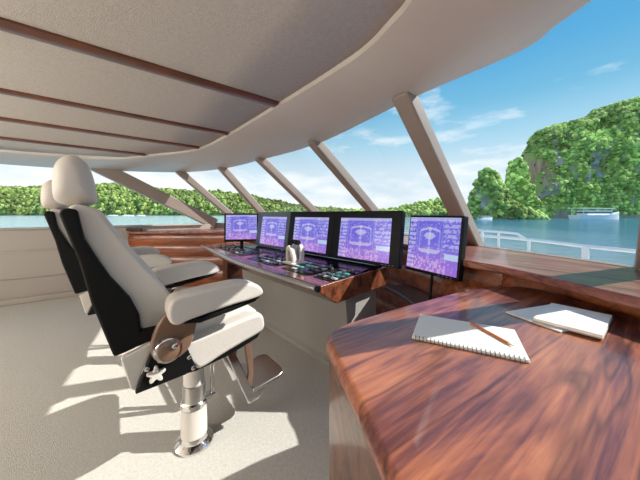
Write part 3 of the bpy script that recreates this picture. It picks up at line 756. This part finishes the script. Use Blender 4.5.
def boat(name, x, y, L, ang, label, canopy=True, cat='boat'):
    r = empty(name, (x, y, SEA), ang)
    B = L * .2; H = L * .07
    hb = MB(); secs = []
    for t, bw, sh in ((-1, .8, 0), (-.6, 1, 0), (0, 1, .0), (.5, .85, .15), (.85, .4, .5), (1, .04, .8)):
        x_ = t * L / 2; w_ = B / 2 * bw; z_ = H * (1 + sh)
        secs.append([Vector((x_, -w_, z_)), Vector((x_, -w_ * .75, -.3)), Vector((x_, w_ * .75, -.3)), Vector((x_, w_, z_))])
    hb.loft(secs, closed=True); hb.f += [(0, 1, 2, 3), (20, 21, 22, 23)]
    hb.build('hull', 'boat_white', r)
    MB().box((-L * .05, 0, H * 1.5), (L * .55, B * .7, H * 1.0)).build('cabin', 'boat_white', r, bevel=.1)
    MB().box((-L * .05, 0, H * 1.55), (L * .553, B * .705, H * .35)).build('window_band', 'boat_dark', r)
    if canopy:
        MB().box((-L * .12, 0, H * 2.5), (L * .75, B * .9, H * .12)).build('canopy', 'boat_white', r, bevel=.05)
        for sx in (-.42, .2):
            for sy in (-1, 1): MB().tube([(L * sx, sy * B * .38, H), (L * sx, sy * B * .38, H * 2.5)], H * .07, 6).build('canopy_post', 'boat_white', r)
    tag(r, label, cat, 'boats on the bay'); return r
boat('tour_boat', pxh(597, 0, 300)[0], 300, 72, math.radians(14), 'long white canopied tour boat below the tall headland at right')
boat('tour_boat', pxh(486, 0, 270)[0], 270, 24, math.radians(30), 'white tour boat lying in front of the small round islet')
boat('motor_boat', pxh(128, 0, 820)[0], 820, 30, math.radians(32), 'small white boat near the far left shore, nearest the corner post', False)
boat('motor_boat', pxh(113, 0, 900)[0], 900, 28, math.radians(25), 'tiny white boat on the left shore just right of the headrest', False)
boat('motor_boat', pxh(141, 0, 940)[0], 940, 26, math.radians(38), 'tiny white boat close under the wooded hill, rightmost of three', False)

# ------------------------------------------------------------------ added fill lamps, unseen behind the viewer, to brighten the cabin
def add_fill_lamp(u, w, power):
    p = ship(u, w, zc(w) - .022)
    r = empty('fill_lamp', p)
    MB().lathe([(.10, -.02), (.11, -.012), (.11, 0), (.06, 0)], 28).build('ring', 'white_paint', r)
    MB().tube([(0, 0, -.015), (0, 0, -.22)], .010, 8).build('stem', 'satin_steel', r)
    MB().lathe([(.012, -.42), (.06, -.41), (.098, -.37), (.11, -.32), (.098, -.27), (.06, -.23), (.012, -.22)], 24).build('globe', 'fill_lamp_glass', r)
    ld = bpy.data.lights.new('lamp', 'POINT'); ld.shadow_soft_size = .3; ld.energy = power; ld.color = (1, .94, .87)
    lo_ = bpy.data.objects.new('lamp', ld); COL.objects.link(lo_); lo_.parent = r; lo_.location = (0, 0, -.56)
    tag(r, 'added opal globe fill lamp hanging from the cream ceiling aft, out of view', 'ceiling lamp', 'added fill lamps aft')
for u in (-2.2, -4.0):
    for w in (.4, 1.8, 3.2): add_fill_lamp(u, w, 37)

# ------------------------------------------------------------------ sun and sky
sd = bpy.data.lights.new('sun', 'SUN'); sd.energy = 5.2; sd.angle = .009; sd.color = (1, .97, .92)
so = bpy.data.objects.new('sun', sd); COL.objects.link(so)
AZ, EL = math.radians(88.5), math.radians(40)
sv = Vector((math.sin(AZ) * math.cos(EL), math.cos(AZ) * math.cos(EL), math.sin(EL)))
so.rotation_euler = sv.to_track_quat('Z', 'Y').to_euler(); so.location = sv * 50

wd = bpy.data.worlds.new('sky'); S.world = wd; wd.use_nodes = True
nt = wd.node_tree; N = nt.nodes; Lk = nt.links; bg = N['Background']
tc = N.new('ShaderNodeTexCoord'); sp = N.new('ShaderNodeSeparateXYZ'); Lk.new(tc.outputs['Generated'], sp.inputs[0])
rp = N.new('ShaderNodeValToRGB'); e = rp.color_ramp.elements
e[0].position = 0; e[0].color = (.30, .42, .48, 1); e[1].position = 1; e[1].color = (.06, .30, .68, 1)
for p, c in ((.495, (.45, .55, .58)), (.50, (.62, .73, .80)), (.575, (.58, .71, .80)), (.62, (.36, .60, .75)), (.673, (.165, .445, .66)), (.72, (.10, .37, .64)), (.8, (.06, .31, .60))):
    x = e.new(p); x.color = (*c, 1)
ma = N.new('ShaderNodeMath'); ma.operation = 'MULTIPLY_ADD'; ma.inputs[1].default_value = .5; ma.inputs[2].default_value = .5
Lk.new(sp.outputs['Z'], ma.inputs[0]); Lk.new(ma.outputs[0], rp.inputs['Fac'])
mp = N.new('ShaderNodeMapping'); mp.inputs['Scale'].default_value = (2.2, 2.2, 7.5); mp.inputs['Location'].default_value = (1.1, .2, .55)
Lk.new(tc.outputs['Generated'], mp.inputs['Vector'])
cn = N.new('ShaderNodeTexNoise'); cn.inputs['Scale'].default_value = 1.5; cn.inputs['Detail'].default_value = 7; cn.inputs['Roughness'].default_value = .58
Lk.new(mp.outputs['Vector'], cn.inputs['Vector'])
# more cloud to the left of the bow, clearing to the right
dx = N.new('ShaderNodeMath'); dx.operation = 'MULTIPLY_ADD'; dx.inputs[1].default_value = -.12; dx.inputs[2].default_value = .0
Lk.new(sp.outputs['X'], dx.inputs[0])
dz = N.new('ShaderNodeMath'); dz.operation = 'MULTIPLY_ADD'; dz.inputs[1].default_value = -.30; Lk.new(sp.outputs['Z'], dz.inputs[0]); Lk.new(dx.outputs[0], dz.inputs[2])
ad = N.new('ShaderNodeMath'); ad.operation = 'ADD'; Lk.new(cn.outputs['Fac'], ad.inputs[0]); Lk.new(dz.outputs[0], ad.inputs[1])
cr_ = N.new('ShaderNodeMapRange'); cr_.inputs['From Min'].default_value = .385; cr_.inputs['From Max'].default_value = .58; cr_.inputs['To Max'].default_value = .9
Lk.new(ad.outputs[0], cr_.inputs['Value'])
mx = N.new('ShaderNodeMix'); mx.data_type = 'RGBA'; Lk.new(cr_.outputs['Result'], mx.inputs['Factor']); Lk.new(rp.outputs['Color'], mx.inputs['A']); mx.inputs['B'].default_value = (.90, .92, .93, 1)
Lk.new(mx.outputs['Result'], bg.inputs['Color']); bg.inputs['Strength'].default_value = 1.0

vs_ = S.view_settings; vs_.view_transform = 'Standard'; vs_.look = 'None'; vs_.gamma = 1; vs_.use_curve_mapping = False; vs_.exposure = .3
S.cycles.max_bounces = 10; S.cycles.diffuse_bounces = 6; S.cycles.glossy_bounces = 4; S.cycles.transparent_max_bounces = 24
S.cycles.use_denoising = True; S.cycles.sample_clamp_indirect = 6; S.cycles.caustics_reflective = False; S.cycles.caustics_refractive = False
